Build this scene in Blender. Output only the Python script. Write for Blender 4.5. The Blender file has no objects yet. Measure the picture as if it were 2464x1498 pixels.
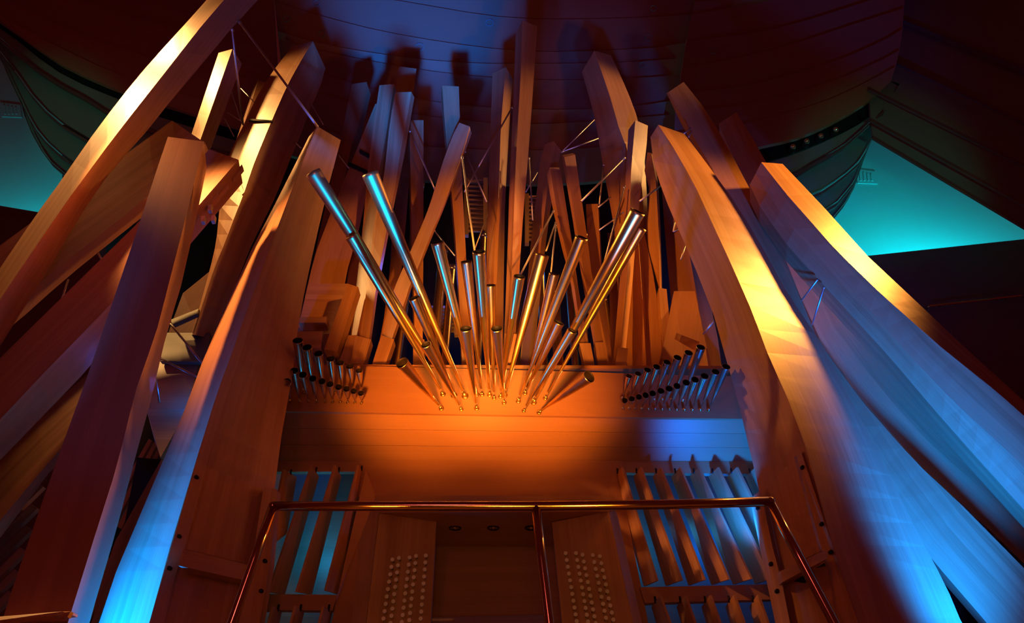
import bpy, bmesh, math, random
from mathutils import Vector
random.seed(7)
scene = bpy.context.scene
C = scene.collection
FPX, CX, CY, TH = 1560.0, 1232.0, 749.0, math.radians(38)
CAMZ = 1.5
cT, sT = math.cos(TH), math.sin(TH)

# ---------------------------------------------------------------- camera, world, lights
cam = bpy.data.cameras.new('camera'); co = bpy.data.objects.new('camera', cam); C.objects.link(co)
cam.sensor_width = 36.0; cam.lens = FPX / 2464 * 36; cam.clip_end = 200
co.location = (0, 0, CAMZ); co.rotation_euler = (math.pi/2 + TH, 0, 0)
scene.camera = co
scene.view_settings.view_transform = 'Standard'
scene.view_settings.look = 'None'
scene.view_settings.gamma = 1.0
scene.view_settings.exposure = 0.0
scene.view_settings.use_curve_mapping = False

world = bpy.data.worlds.new('hall'); scene.world = world; world.use_nodes = True
bg = world.node_tree.nodes['Background']
bg.inputs[0].default_value = (1.0, 0.085, 0.10, 1); bg.inputs[1].default_value = 0.035

def P(px, py, Y):
    """pixel of the photograph + distance in front of the camera plane -> point of the place"""
    u = (CY - py) / FPX
    k = Y / (cT - sT * u)
    return Vector(((px - CX) / FPX * k, Y, CAMZ + (sT + cT * u) * k))

AMBER = (1.0, 0.50, 0.15); DEEP = (1.0, 0.31, 0.03); BLUE = (0.0, 0.145, 1.0); CYAN = (0.0, 0.66, 0.76)
def spot(name, loc, target, color, energy, angle, blend=0.6, size=0.25):
    l = bpy.data.lights.new(name, 'SPOT'); l.color = color; l.energy = energy
    l.spot_size = math.radians(angle); l.spot_blend = blend; l.shadow_soft_size = size
    o = bpy.data.objects.new(name, l); C.objects.link(o); o.location = loc
    o.rotation_euler = (Vector(target) - Vector(loc)).to_track_quat('-Z', 'Y').to_euler()
    return o
def lamp(name, loc, color, energy, size=0.2):
    l = bpy.data.lights.new(name, 'POINT'); l.color = color; l.energy = energy; l.shadow_soft_size = size
    o = bpy.data.objects.new(name, l); C.objects.link(o); o.location = loc
    return o

# amber stage lights left and right of the organ
spot('amber_light_left', (-13.5, 9.2, 22.5), P(610, 260, 9.3), (1.0, 0.45, 0.12), 6500, 34, 0.8)
spot('amber_light_right_high', (13.5, 9.4, 22.5), P(1520, 280, 10.2), (1.0, 0.45, 0.12), 6500, 24, 0.8)
spot('amber_light_left_high', (-15, 7.0, 20.0), P(300, 235, 7.2), AMBER, 9000, 39, 0.9)
spot('amber_corner_light_left', (-9, 5.0, 13), P(600, 680, 7.7), (1.0, 0.36, 0.09), 8000, 28, 0.9)

spot('amber_light_right', (11.5, 8.4, 14), P(1850, 530, 8.0), (1.0, 0.38, 0.06), 7500, 44, 0.8)
# cross lights from the hall
spot('cross_light_left', (-7, -1, 10.5), P(1400, 580, 9.5), DEEP, 4600, 22, 0.6)
spot('cross_light_right', (7, -1, 10.5), P(1060, 590, 9.5), DEEP, 4600, 21, 0.6)
# low front amber lights on the trumpets
spot('amber_light_front_left', (-1.6, 3.9, 3.0), P(1040, 915, 9), DEEP, 3600, 31, 1.0, 0.3)
spot('amber_light_front_right', (0.9, 3.9, 3.0), P(1270, 920, 9), DEEP, 3600, 31, 1.0, 0.3)
spot('amber_light_stage', (0.0, 0.8, 1.0), P(1190, 800, 8.5), (1.0, 0.58, 0.15), 5500, 20, 1.0, 0.4)
# blue footlights
spot('blue_footlight_left', (-5.1, 7.0, 1.6), P(310, 1500, 7.6), BLUE, 5600, 55, 1.0)
spot('blue_footlight_right', (5.4, 6.8, 1.5), P(2380, 1420, 7.8), BLUE, 8200, 58, 1.0)
spot('blue_cove_light', P(1790, 1330, 8.4), P(1800, 1030, 9.2), BLUE, 850, 84, 1.0, 0.1)
spot('blue_rod_light', (-5.2, 5.5, 2.5), P(640, 170, 7.8), BLUE, 2200, 22, 1.0)
# uplights on the ceiling and pipe tops
spot('blue_uplight', (-1.0, 3.0, 1.0), P(1010, -20, 12), BLUE, 90000, 20, 1.0)
spot('blue_bell_light', (-0.6, 2.4, 0.8), P(1160, 360, 7.5), BLUE, 1800, 28, 1.0)
spot('blue_bell_light_right', (1.2, 3.0, 0.8), P(1545, 500, 6.4), BLUE, 5500, 12, 1.0)
spot('blue_side_light_left', (-1.5, 1, 1), P(300, 800, 6.5), BLUE, 260, 28, 1.0)
spot('blue_side_light_right', (1.5, 1, 1), P(2130, 820, 8.2), BLUE, 450, 20, 1.0)
spot('amber_uplight', (3.0, 3.0, 1.0), P(1150, 60, 12), DEEP, 1300, 36, 0.8)
# dim fill spots added behind the camera
spot('front_fill', (-2, -8, 5), P(900, 800, 8), (1.0, 0.20, 0.30), 380, 90, 1.0, 1.0)
spot('amber_low_light', (0, -1, 1.2), P(1200, 1300, 8.5), (1.0, 0.48, 0.07), 210, 44, 1.0, 0.5)

# ---------------------------------------------------------------- materials
def nodes_of(name):
    m = bpy.data.materials.new(name); m.use_nodes = True
    nt = m.node_tree
    return m, nt, nt.nodes['Principled BSDF']
def wood(name, dark, light, rough=0.42, stave=0.11, contrast=1.0):
    m, nt, b = nodes_of(name)
    N = nt.nodes.new; L = nt.links.new
    uv = N('ShaderNodeUVMap')
    oi = N('ShaderNodeObjectInfo')
    add = N('ShaderNodeVectorMath'); add.operation = 'ADD'
    cmb = N('ShaderNodeCombineXYZ'); mul = N('ShaderNodeMath'); mul.operation = 'MULTIPLY'; mul.inputs[1].default_value = 37.0
    L(oi.outputs['Random'], mul.inputs[0]); L(mul.outputs[0], cmb.inputs[0]); L(mul.outputs[0], cmb.inputs[1])
    L(uv.outputs[0], add.inputs[0]); L(cmb.outputs[0], add.inputs[1])
    # fine grain
    mp = N('ShaderNodeMapping'); mp.inputs['Scale'].default_value = (55, 1.3, 1); L(add.outputs[0], mp.inputs[0])
    n1 = N('ShaderNodeTexNoise'); n1.inputs['Scale'].default_value = 1.0; n1.inputs['Detail'].default_value = 4; n1.inputs['Distortion'].default_value = 0.6
    L(mp.outputs[0], n1.inputs['Vector'])
    mp3 = N('ShaderNodeMapping'); mp3.inputs['Scale'].default_value = (7, 0.35, 1); L(add.outputs[0], mp3.inputs[0])
    n3 = N('ShaderNodeTexNoise'); n3.inputs['Scale'].default_value = 1.0; n3.inputs['Detail'].default_value = 3; n3.inputs['Distortion'].default_value = 1.2
    L(mp3.outputs[0], n3.inputs['Vector'])
    # glued staves
    sx = N('ShaderNodeSeparateXYZ'); L(add.outputs[0], sx.inputs[0])
    dv = N('ShaderNodeMath'); dv.operation = 'DIVIDE'; dv.inputs[1].default_value = stave; L(sx.outputs[0], dv.inputs[0])
    fl = N('ShaderNodeMath'); fl.operation = 'FLOOR'; L(dv.outputs[0], fl.inputs[0])
    wn = N('ShaderNodeTexWhiteNoise'); wn.noise_dimensions = '1D'; L(fl.outputs[0], wn.inputs['W'])
    def mad(a, k, c):
        q = N('ShaderNodeMath'); q.operation = 'MULTIPLY_ADD'; L(a, q.inputs[0]); q.inputs[1].default_value = k
        if isinstance(c, float): q.inputs[2].default_value = c
        else: L(c, q.inputs[2])
        return q.outputs[0]
    f = mad(n1.outputs['Fac'], 0.55 * contrast, 0.5 - 0.5 * contrast * (0.55 + 0.6 + 0.32))
    f = mad(n3.outputs['Fac'], 0.6 * contrast, f)
    f = mad(wn.outputs['Value'], 0.32 * contrast, f)
    mx = N('ShaderNodeMix'); mx.data_type = 'RGBA'
    mx.inputs['A'].default_value = (*dark, 1); mx.inputs['B'].default_value = (*light, 1)
    L(f, mx.inputs['Factor']); L(mx.outputs['Result'], b.inputs['Base Color'])
    b.inputs['Roughness'].default_value = rough
    bp = N('ShaderNodeBump'); bp.inputs['Strength'].default_value = 0.06; bp.inputs['Distance'].default_value = 0.01
    L(n1.outputs['Fac'], bp.inputs['Height']); L(bp.outputs[0], b.inputs['Normal'])
    return m
def plain(name, col, rough=0.5, metal=0.0, noise=0.0, scale=8.0):
    m, nt, b = nodes_of(name)
    b.inputs['Roughness'].default_value = rough; b.inputs['Metallic'].default_value = metal
    N = nt.nodes.new; L = nt.links.new
    t = N('ShaderNodeTexCoord'); n = N('ShaderNodeTexNoise'); n.inputs['Scale'].default_value = scale; n.inputs['Detail'].default_value = 3
    L(t.outputs['Object'], n.inputs['Vector'])
    mx = N('ShaderNodeMix'); mx.data_type = 'RGBA'
    mx.inputs['A'].default_value = (*[c * (1 - noise) for c in col], 1); mx.inputs['B'].default_value = (*[min(1, c * (1 + noise)) for c in col], 1)
    L(n.outputs['Fac'], mx.inputs['Factor']); L(mx.outputs['Result'], b.inputs['Base Color'])
    return m
M = {}
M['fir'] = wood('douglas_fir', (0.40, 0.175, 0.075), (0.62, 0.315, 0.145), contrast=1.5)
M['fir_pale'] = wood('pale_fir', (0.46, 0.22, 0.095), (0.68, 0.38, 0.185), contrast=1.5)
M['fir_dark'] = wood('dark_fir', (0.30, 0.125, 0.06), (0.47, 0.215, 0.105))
M['panel'] = wood('panel_fir', (0.36, 0.15, 0.065), (0.50, 0.225, 0.10), stave=0.22, contrast=0.7)
M['hull'] = wood('hull_fir', (0.30, 0.12, 0.075), (0.42, 0.185, 0.115), rough=0.5, stave=0.5, contrast=0.6)
M['pine'] = wood('chamber_pine', (0.14, 0.13, 0.10), (0.24, 0.22, 0.17), stave=0.18)
M['brass'] = plain('brass', (0.92, 0.62, 0.17), 0.30, 1.0, 0.10, 5)
M['brass_old'] = plain('tarnished_brass', (0.62, 0.38, 0.13), 0.32, 1.0, 0.18, 7)
M['tin'] = plain('pipe_tin', (0.62, 0.52, 0.42), 0.26, 1.0, 0.12, 9)
M['steel'] = plain('steel_rod', (0.75, 0.73, 0.72), 0.45, 1.0, 0.05)
M['rail'] = plain('rail_brass', (0.72, 0.42, 0.18), 0.16, 1.0, 0.08)
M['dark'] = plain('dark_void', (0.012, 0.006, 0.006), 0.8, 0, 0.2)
M['inside'] = plain('pipe_inside', (0.05, 0.03, 0.015), 0.6, 0.6, 0.2)
M['slot'] = plain('slot_black', (0.006, 0.004, 0.004), 0.9, 0, 0.2)
M['plaster'] = plain('cyan_tinted_plaster', (0.42, 0.74, 0.74), 0.8, 0, 0.03, 2)  # cyan of the lamps put into the white plaster's base colour
M['wall'] = plain('dark_wall', (0.16, 0.055, 0.055), 0.7, 0, 0.12, 2)
M['fin'] = plain('painted_fin', (0.22, 0.21, 0.20), 0.6, 0, 0.08, 2)
M['ivory'] = plain('ivory', (0.80, 0.72, 0.55), 0.35, 0, 0.06)
M['ebony'] = plain('ebony', (0.015, 0.012, 0.010), 0.4, 0, 0.2)
M['bolt'] = plain('bolt', (0.03, 0.02, 0.02), 0.4, 0.8, 0.1)
M['glass'] = plain('lamp_glass', (0.75, 0.55, 0.35), 0.12, 0.9, 0.1)

# ---------------------------------------------------------------- object helpers
def tag(o, label=None, cat=None, group=None, kind=None):
    for k, v in (('label', label), ('category', cat), ('group', group), ('kind', kind)):
        if v: o[k] = v
    return o
def thing(name, loc, label, cat, group=None):
    o = bpy.data.objects.new(name, None); C.objects.link(o); o.location = loc; o.empty_display_size = 0.1
    return tag(o, label, cat, group)
def mesh_obj(name, verts, faces, mat, parent=None, uvs=None, smooth=False, mats=None, fm=None):
    off = Vector(parent.location) if parent is not None else Vector((0, 0, 0))
    if parent is not None and parent.parent is not None: off = off + Vector(parent.parent.location)
    if parent is None:
        off = sum((Vector(v) for v in verts), Vector()) / len(verts)
    me = bpy.data.meshes.new(name)
    me.from_pydata([tuple(Vector(v) - off) for v in verts], [], faces)
    if uvs:
        ul = me.uv_layers.new(name='UVMap')
        for p in me.polygons:
            for li, vi in zip(p.loop_indices, p.vertices):
                ul.data[li].uv = uvs[vi]
    for m_ in (mats or [mat]): me.materials.append(M[m_])
    if fm:
        for p, i in zip(me.polygons, fm): p.material_index = i
    bm = bmesh.new(); bm.from_mesh(me); bmesh.ops.recalc_face_normals(bm, faces=bm.faces); bm.to_mesh(me); bm.free()
    if smooth:
        for p in me.polygons: p.use_smooth = True
    o = bpy.data.objects.new(name, me); C.objects.link(o)
    if parent is not None: o.parent = parent
    else: o.location = off
    return o
def resample(poly, n, smooth=False):
    pts = [Vector((float(a), float(b))) for a, b in poly]
    if smooth and len(pts) > 2:
        q = []
        for i in range(len(pts) - 1):
            p0, p1, p2, p3 = pts[max(i-1, 0)], pts[i], pts[i+1], pts[min(i+2, len(pts)-1)]
            for k in range(6):
                t = k / 6
                q.append(0.5 * (2*p1 + (p2-p0)*t + (2*p0-5*p1+4*p2-p3)*t*t + (3*p1-p0-3*p2+p3)*t*t*t))
        pts = q + [pts[-1]]
    d = [0.0]
    for a, b in zip(pts, pts[1:]): d.append(d[-1] + (b - a).length)
    out = []
    for i in range(n):
        s = d[-1] * i / (n - 1); k = 0
        while k < len(d) - 2 and d[k+1] < s: k += 1
        t = (s - d[k]) / max(1e-9, d[k+1] - d[k])
        out.append(pts[k].lerp(pts[k+1], t))
    return out
def yy(Y, f):
    if isinstance(Y, (int, float)): return Y
    k = f * (len(Y) - 1); i = min(int(k), len(Y) - 2); return Y[i] + (Y[i+1] - Y[i]) * (k - i)
def board(name, A, B, A2, B2, mat, parent, u0=0.0):
    """closed board: outer edges A,B (lists of points), inner edges A2,B2"""
    n = len(A); V, U, F = [], [], []
    v = 0.0; 
    for i in range(n):
        if i: v += ((A[i] - A[i-1]).length + (B[i] - B[i-1]).length) / 2
        w = (B[i] - A[i]).length
        V += [A[i], B[i], B2[i], A2[i]]; U += [(u0, v), (u0 + w, v), (u0 + w + .3, v), (u0 + .3, v)]
        if i:
            a, b = 4*(i-1), 4*i
            for k in range(4):
                k2 = (k + 1) % 4
                F.append((a+k, a+k2, b+k2, b+k))
    F.append((3, 2, 1, 0)); e = 4*(n-1); F.append((e, e+1, e+2, e+3))
    return mesh_obj(name, V, F, mat, parent, U)
BOARD_NAMES = {2: ['front_board', 'side_board', 'back_board', 'side_board'],
               3: ['side_board', 'front_board', 'back_board', 'back_board'],
               4: ['side_board', 'front_board', 'front_board', 'side_board', 'back_board', 'side_board']}
def pipe(label, edges, Ys, mat='fir', thick=0.35, n=None, smooth=False, name='wooden_pipe', cat='organ pipe', group=None, wall=0.16, mats=None, cap=True, floor=False):
    """a hollow square wooden pipe built board by board from the run of its visible edges"""
    if n is None: n = 18 if smooth else max(2, max(len(e) for e in edges) * 2)
    E = []
    for e, Y in zip(edges, Ys):
        rs = resample(e, n, smooth)
        E.append([P(p.x, p.y, yy(Y, i / (n - 1))) for i, p in enumerate(rs)])
    ne = len(E)
    if floor:
        zf = 0.0 if floor is True else floor
        for e in E:
            d = (e[-1] - e[-2]).normalized(); e.append(e[-1] + d * (max(0.05, e[-1].z - zf) / max(0.05, -d.z)))
        n += 1
    if ne == 3:
        back = [[E[0][i] + E[2][i] - E[1][i] for i in range(n)]]
    else:
        back = []
        for src in (E[-1], E[0]):
            back.append([src[i] + Vector((src[i].x * 0.03, thick, 0)) for i in range(n)])
    R = E + back; nr = len(R)
    cen = [sum((r[i] for r in R), Vector()) / nr for i in range(n)]
    I = [[cen[i] + (r[i] - cen[i]) * (1 - wall) for i in range(n)] for r in R]
    root = thing(name, cen[-1], label, cat, group)
    names = BOARD_NAMES[ne]
    u = 0.0
    for k in range(nr):
        k2 = (k + 1) % nr
        mm = (mats[k] if mats and k < len(mats) and mats[k] else mat)
        board(names[k], R[k], R[k2], I[k], I[k2], mm, root, u); u += 1.37
    if cap:
        V = [r[0].lerp(cen[0], 0.02) for r in I] + [r[0].lerp(r[1], 0.04).lerp(cen[0], 0.02) for r in I]
        F = [tuple(range(nr)), tuple(range(2*nr-1, nr-1, -1))] + [(k, (k+1) % nr, nr + (k+1) % nr, nr + k) for k in range(nr)]
        mesh_obj('stopper', V, F, 'fir_dark', root, [(v.x, v.y) for v in V])
    root['_'] = 1; del root['_']
    return root, E
def slab(name, pts, thick, mat, parent=None, grain=0, d=None):
    """flat board: pts are (px,py,Y); thick along d (default straight back)"""
    A = [P(*p) for p in pts]; dv = Vector(d) if d else Vector((0, 1, 0))
    B = [a + dv * thick for a in A]; n = len(A)
    g = (A[(grain + 1) % n] - A[grain]).normalized()
    nm = (A[1] - A[0]).cross(A[-1] - A[0])
    w = nm.cross(g).normalized()
    V = A + B
    U = [((v - A[0]).dot(w), (v - A[0]).dot(g)) for v in V]
    F = [tuple(range(n)), tuple(range(2*n-1, n-1, -1))] + [(k, (k+1) % n, n + (k+1) % n, n + k) for k in range(n)]
    return mesh_obj(name, V, F, mat, parent, U)
def frame_of(a, b):
    z = (b - a).normalized(); x = z.cross(Vector((0, 0, 1)))
    if x.length < 1e-4: x = Vector((1, 0, 0))
    x.normalize(); return z, x, z.cross(x)
def lathe(name, a, b, prof, mat, parent=None, seg=14, smooth=True, mats=None, fm=None, caps=True):
    """prof: list of (t along a->b, radius)"""
    z, x, y = frame_of(a, b); L_ = (b - a).length
    V, F, U, fmi = [], [], [], []
    for t, r in prof:
        for k in range(seg):
            an = 2 * math.pi * k / seg
            V.append(a + z * (t * L_) + (x * math.cos(an) + y * math.sin(an)) * r); U.append((k / seg, t))
    for i in range(len(prof) - 1):
        for k in range(seg):
            k2 = (k + 1) % seg
            F.append((i*seg+k, i*seg+k2, (i+1)*seg+k2, (i+1)*seg+k))
            fmi.append(fm[i] if fm else 0)
    if caps and prof[0][1] > 1e-4: F.append(tuple(range(seg))[::-1]); fmi.append(fm[0] if fm else 0)
    if caps and prof[-1][1] > 1e-4: F.append(tuple((len(prof)-1)*seg + k for k in range(seg))); fmi.append(fm[-1] if fm else 0)
    return mesh_obj(name, V, F, mat, parent, U, smooth, mats, fmi)
def tube(name, pts, r, mat, parent=None, seg=10):
    V, F = [], []; n = len(pts)
    for i, p in enumerate(pts):
        d = (pts[min(i+1, n-1)] - pts[max(i-1, 0)])
        z, x, y = frame_of(Vector((0, 0, 0)), d)
        for k in range(seg):
            an = 2 * math.pi * k / seg; V.append(p + (x * math.cos(an) + y * math.sin(an)) * r)
    for i in range(n - 1):
        for k in range(seg):
            k2 = (k + 1) % seg; F.append((i*seg+k, i*seg+k2, (i+1)*seg+k2, (i+1)*seg+k))
    F.append(tuple(range(seg))[::-1]); F.append(tuple((n-1)*seg + k for k in range(seg)))
    return mesh_obj(name, V, F, mat, parent, None, True)
def struct(name, loc=(0, 0, 0)):
    o = bpy.data.objects.new(name, None); C.objects.link(o); o.location = loc; o['kind'] = 'structure'
    return o

# ---------------------------------------------------------------- the hall: ceiling hull, fins, walls
def strip(name, top, bot, Yf, mat, parent, gap=0.03, thick=0.12, n=14, lap=0.0):
    a = resample(top, n, True); b = resample(bot, n, True)
    V, U, F = [], [], []
    for i in range(n):
        p, q = a[i].lerp(b[i], gap), a[i].lerp(b[i], 1 - gap)
        Y1, Y2 = Yf(p.x, p.y) - lap, Yf(q.x, q.y)
        A_, B_ = P(p.x, p.y, Y1), P(q.x, q.y, Y2)
        dv = Vector((0, thick, 0))
        V += [A_, B_, B_ + dv, A_ + dv]
    v = 0
    for i in range(n):
        if i: v += (V[4*i] - V[4*i-4]).length
        w = (V[4*i+1] - V[4*i]).length
        U += [(0, v), (w, v), (w + .2, v), (.2, v)]
        if i:
            for k in range(4):
                k2 = (k + 1) % 4; F.append((4*i-4+k, 4*i-4+k2, 4*i+k2, 4*i+k))
    F.append((3, 2, 1, 0)); e = 4*(n-1); F.append((e, e+1, e+2, e+3))
    return mesh_obj(name, V, F, mat, parent, U)
def hullY(x, y): return 12.6 + 1.8 * (y / 330.0) - 0.8 * ((x - 1180) / 600.0) ** 2 * 0.5
def sideY(x, y): return 12.2 + 1.2 * (y / 330.0) - 0.0022 * max(0, abs(x - 1180) - 480)
ceil_c = struct('ceiling', P(1180, 150, 13))
S = [
 [(640,-150),(1180,-110),(1690,-150)],
 [(648,-75),(900,-45),(1180,-35),(1450,-40),(1680,-60)],
 [(655,-40),(944,0),(1167,37),(1320,47),(1540,43),(1668,35)],
 [(661,5),(700,18),(860,62),(984,88),(1167,115),(1320,125),(1574,115),(1650,103)],
 [(668,75),(787,108),(967,137),(1134,152),(1320,153),(1500,150),(1645,140)],
 [(670,95),(830,135),(1084,178),(1320,193),(1500,190),(1638,180)],
 [(675,140),(783,180),(884,210),(1000,237),(1117,254),(1320,264),(1500,258),(1630,240)],
 [(678,200),(884,255),(1117,290),(1320,298),(1630,275)],
 [(685,290),(900,340),(1160,360),(1400,358),(1625,330)],
 [(690,370),(900,420),(1160,440),(1400,438),(1625,410)],
]
for a, b in zip(S, S[1:]): strip('ceiling_plank', a, b, hullY, 'hull', ceil_c, -0.01, lap=0.09)
for (x, y, r) in ((762,8,11),(690,45,11),(775,82,11),(1178,55,12),(1010,113,12),(1572,20,10),(1560,90,10),(1545,157,9)):
    c = P(x, y, hullY(x, y) - 0.11); nrm = Vector((0, -0.75, -0.35)).normalized()
    rr = r / FPX * hullY(x, y) * 1.55
    lathe('light_ring', c, c + nrm * 0.02, [(0, rr * 0.88), (1, rr * 0.88), (1, rr), (0, rr), (0, rr * .88)], 'fin', ceil_c, 20, False, caps=False)
# side hulls
hl = struct('ceiling', P(300, 100, 12))
SL = [
 [(-250,-420),(200,-300),(655,-150)],
 [(-250,-260),(200,-160),(655,-60)],
 [(-200,-160),(194,0),(430,67),(560,90),(664,110)],
 [(-150,-80),(100,40),(330,130),(540,180),(668,190)],
 [(-100,-20),(60,70),(250,165),(430,225),(560,250),(672,262)],
 [(-60,10),(48,85),(140,150),(240,198),(330,232),(430,262),(520,292),(570,305),(672,335)]]
for a, b in zip(SL, SL[1:]): strip('ceiling_plank', a, b, sideY, 'hull', hl, -0.01, lap=0.09)
SR = [
 [(1700,-180),(2150,-300),(2600,-420)],
 [(1685,-80),(2100,-180),(2500,-300)],
 [(1671,5),(1860,-15),(2100,-70),(2350,-170)],
 [(1664,35),(1860,0),(2050,-50),(2250,-120)],
 [(1652,100),(1860,70),(2050,15),(2180,-30)],
 [(1642,165),(1860,120),(2050,60),(2175,20)],
 [(1632,225),(1800,205),(2000,150),(2120,100),(2172,70)],
 [(1625,268),(1800,250),(2000,195),(2120,145),(2165,120)],
 [(1622,320),(1800,295),(1980,245),(2100,190),(2155,160)],
 [(1620,400),(1828,352),(1943,322),(2071,256),(2144,195)]]
for a, b in zip(SR, SR[1:]): strip('ceiling_plank', a, b, sideY, 'hull', hl, -0.01, lap=0.09)
for (x, y, r) in ((1716,123,10),):
    c = P(x, y, sideY(x, y) - 0.11); nrm = Vector((0, -0.75, -0.35)).normalized(); rr = r / FPX * 19
    lathe('light_ring', c, c + nrm * 0.02, [(0, rr * 0.88), (1, rr * 0.88), (1, rr), (0, rr), (0, rr * .88)], 'fin', hl, 20, False, caps=False)
# black light slots with bulbs, fins below
def offY(k): return lambda x, y: sideY(x, y) + k
slotL = strip('trim_1', SL[-1], [(-60,20),(20,83),(43,97),(133,167),(234,217),(294,237),(377,277),(450,300),(520,322),(570,337),(672,370)], offY(0.35), 'slot', None, 0); slotL['kind'] = 'structure'
slotR = strip('trim_2', SR[-1], [(1620,440),(1849,387),(1900,372),(1986,338),(2071,295),(2135,248),(2165,201)], offY(0.35), 'slot', None, 0); slotR['kind'] = 'structure'
ORD = ['first', 'second', 'third', 'fourth', 'fifth', 'sixth', 'seventh', 'eighth', 'ninth', 'tenth', 'eleventh', 'twelfth', 'thirteenth']
for side, pts in (('left', ((287,217),(228,184),(175,158),(122,125))), ('right', ((1908,353),(1941,340),(1975,327),(2011,312)))):
    for i, (x, y) in enumerate(pts):
        Y = sideY(x, y) + 0.12; c = P(x, y, Y); r = 7.5 / FPX * Y * 1.45
        t = thing('ceiling_lamp', c, f'dim round bulb in the black slot of the {side} hull, {ORD[i]} from the pipes', 'ceiling lamp', 'bulbs in the ceiling slots')
        dn = Vector((0, -0.6, -0.4)).normalized()
        lathe('bulb', c - dn * r, c + dn * r, [(0.0, 0.0), (0.1, r*0.6), (0.3, r*0.92), (0.5, r), (0.7, r*0.92), (0.9, r*0.6), (1.0, 0.0)], 'glass', t, 14)
        lathe('socket', c + Vector((0, r * 0.8, 0)), c + Vector((0, r * 2.2, 0)), [(0, r * 1.15), (1, r * 1.15)], 'slot', t, 14)
fl = struct('trim_3', P(150, 250, 11.6))
FL = [
 [(-60,20),(20,83),(43,97),(133,167),(234,217),(294,237),(377,277),(450,300),(520,322),(570,337),(680,372)],
 [(-55,40),(30,117),(110,180),(200,230),(260,267),(340,300),(430,335),(570,372),(680,400)],
 [(-30,90),(27,157),(67,217),(133,287),(214,337),(300,385),(420,430),(560,470)],
 [(10,160),(43,230),(77,297),(117,347),(177,394),(260,440),(400,500)],
 [(25,140),(46,232),(70,305),(112,376),(158,418),(230,470),(380,560)]]
FR = [
 [(1620,440),(1849,387),(1900,372),(1986,338),(2071,295),(2135,248),(2165,201)],
 [(1640,500),(1909,417),(1960,389),(2029,350),(2097,290),(2130,262)],
 [(1700,560),(1956,468),(2016,432),(2071,385),(2094,340),(2101,327)],
 [(1780,590),(1986,504),(2035,462),(2062,425),(2076,391)],
 [(1800,620),(1985,542),(2003,523),(2035,485),(2058,444)]]
for si, FF in enumerate((FL, FR)):
    for i, (a, b) in enumerate(zip(FF, FF[1:])):
        strip('ceiling_fin', a, b, offY(0.25 + 0.3 * i), 'fin', fl, 0.0 if i == 3 else 0.06, 0.10)
        strip('fin_edge', [(x, y + 1) for x, y in b], [(x - (3 if si else -3), y + 9) for x, y in b], offY(0.05 + 0.3 * i), 'wall', fl, 0.0, 0.10)
# right far flap
fr = struct('trim_4', P(2350, 250, 12))
FX = [[(2060,-200),(2600,-60)],[(2070,0),(2600,215)],[(2100,118),(2464,290),(2600,355)],[(2090,208),(2464,393),(2600,462)],[(2095,283),(2464,487),(2600,565)],[(2100,325),(2464,540),(2600,622)]]
for i, (a, b) in enumerate(zip(FX, FX[1:])):
    strip('ceiling_fin', a, b, lambda x, y: 12.0 + 0.1 * i, 'fin', fr, 0.0, 0.10)
    strip('fin_edge', b, [(x, y + 7) for x, y in b], lambda x, y: 11.9, 'wall', fr, 0.0, 0.06)
# cyan lit plaster ceiling beyond the gaps
plast = struct('ceiling', P(1200, 300, 17))
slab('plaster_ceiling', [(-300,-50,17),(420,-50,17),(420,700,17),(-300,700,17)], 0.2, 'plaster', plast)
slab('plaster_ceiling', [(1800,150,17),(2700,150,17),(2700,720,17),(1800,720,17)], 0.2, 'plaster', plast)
lamp('cyan_lamp_right', P(2380, 680, 15.2), CYAN, 1800, 0.4)
lamp('cyan_lamp_left', P(-40, 620, 15.2), CYAN, 1100, 0.4)
spot('green_fin_light_right', (6.5, 2, 2), P(2160, 440, 12), (0.0, 0.62, 0.40), 2400, 19, 0.8)
spot('green_fin_light_left', (-7, 2, 2), P(110, 320, 12), (0.0, 0.62, 0.40), 3000, 14, 0.8)
# air grilles on the plaster
def grille(x0, y0, side, lab):
    t = thing('air_grille', P(x0, y0, 16.9), lab, 'vent')
    for k in range(4):
        slab('slat', [(x0 + k*side*9, y0 + k*2, 16.94),(x0 + k*side*9 + 4, y0 + k*2, 16.94),(x0 + k*side*9 + 6, y0 + 22, 16.94),(x0 + k*side*9 + 2, y0 + 22, 16.94)], 0.04, 'plaster', t)
    slab('frame', [(x0 - 8, y0 - 6, 16.96),(x0 + side*40, y0, 16.96),(x0 + side*44, y0 + 30, 16.96),(x0 - 4, y0 + 28, 16.96)], 0.03, 'plaster', t)
grille(2068, 412, 1, 'pale grille on the cyan ceiling beside the right hull')
grille(8, 252, 1, 'pale grille on the cyan ceiling at the left edge')
# side walls below the gaps
for nm, pts, top in (('wall_left', [(-500,410,14.5),(240,535,14.5),(240,1700,14.5),(-500,1700,14.5)], 0), ('wall_right', [(1900,635,14.5),(2464,575,14.5),(2800,540,14.5),(2800,1700,14.5),(1900,1700,14.5)], 0)):
    w_ = slab(nm, pts, 0.4, 'wall'); w_['kind'] = 'structure'
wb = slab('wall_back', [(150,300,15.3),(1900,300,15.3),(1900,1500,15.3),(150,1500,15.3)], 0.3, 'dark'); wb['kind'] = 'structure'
fl_ = mesh_obj('floor', [(-16,-10,0),(16,-10,0),(16,16,0),(-16,16,0),(-16,-10,-.2),(16,-10,-.2),(16,16,-.2),(-16,16,-.2)], [(0,1,2,3),(7,6,5,4),(0,4,5,1),(1,5,6,2),(2,6,7,3),(3,7,4,0)], 'fir_dark'); fl_['kind'] = 'structure'
hr = thing('wall_handrail', P(2230, 738, 14.2), 'thin dark handrail on the right side wall', 'handrail')
tube('bar', [P(2228, 742, 14.3), P(2236, 736, 14.2), P(2455, 711, 14.2), P(2464, 715, 14.3)], 0.03, 'rail', hr)
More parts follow.
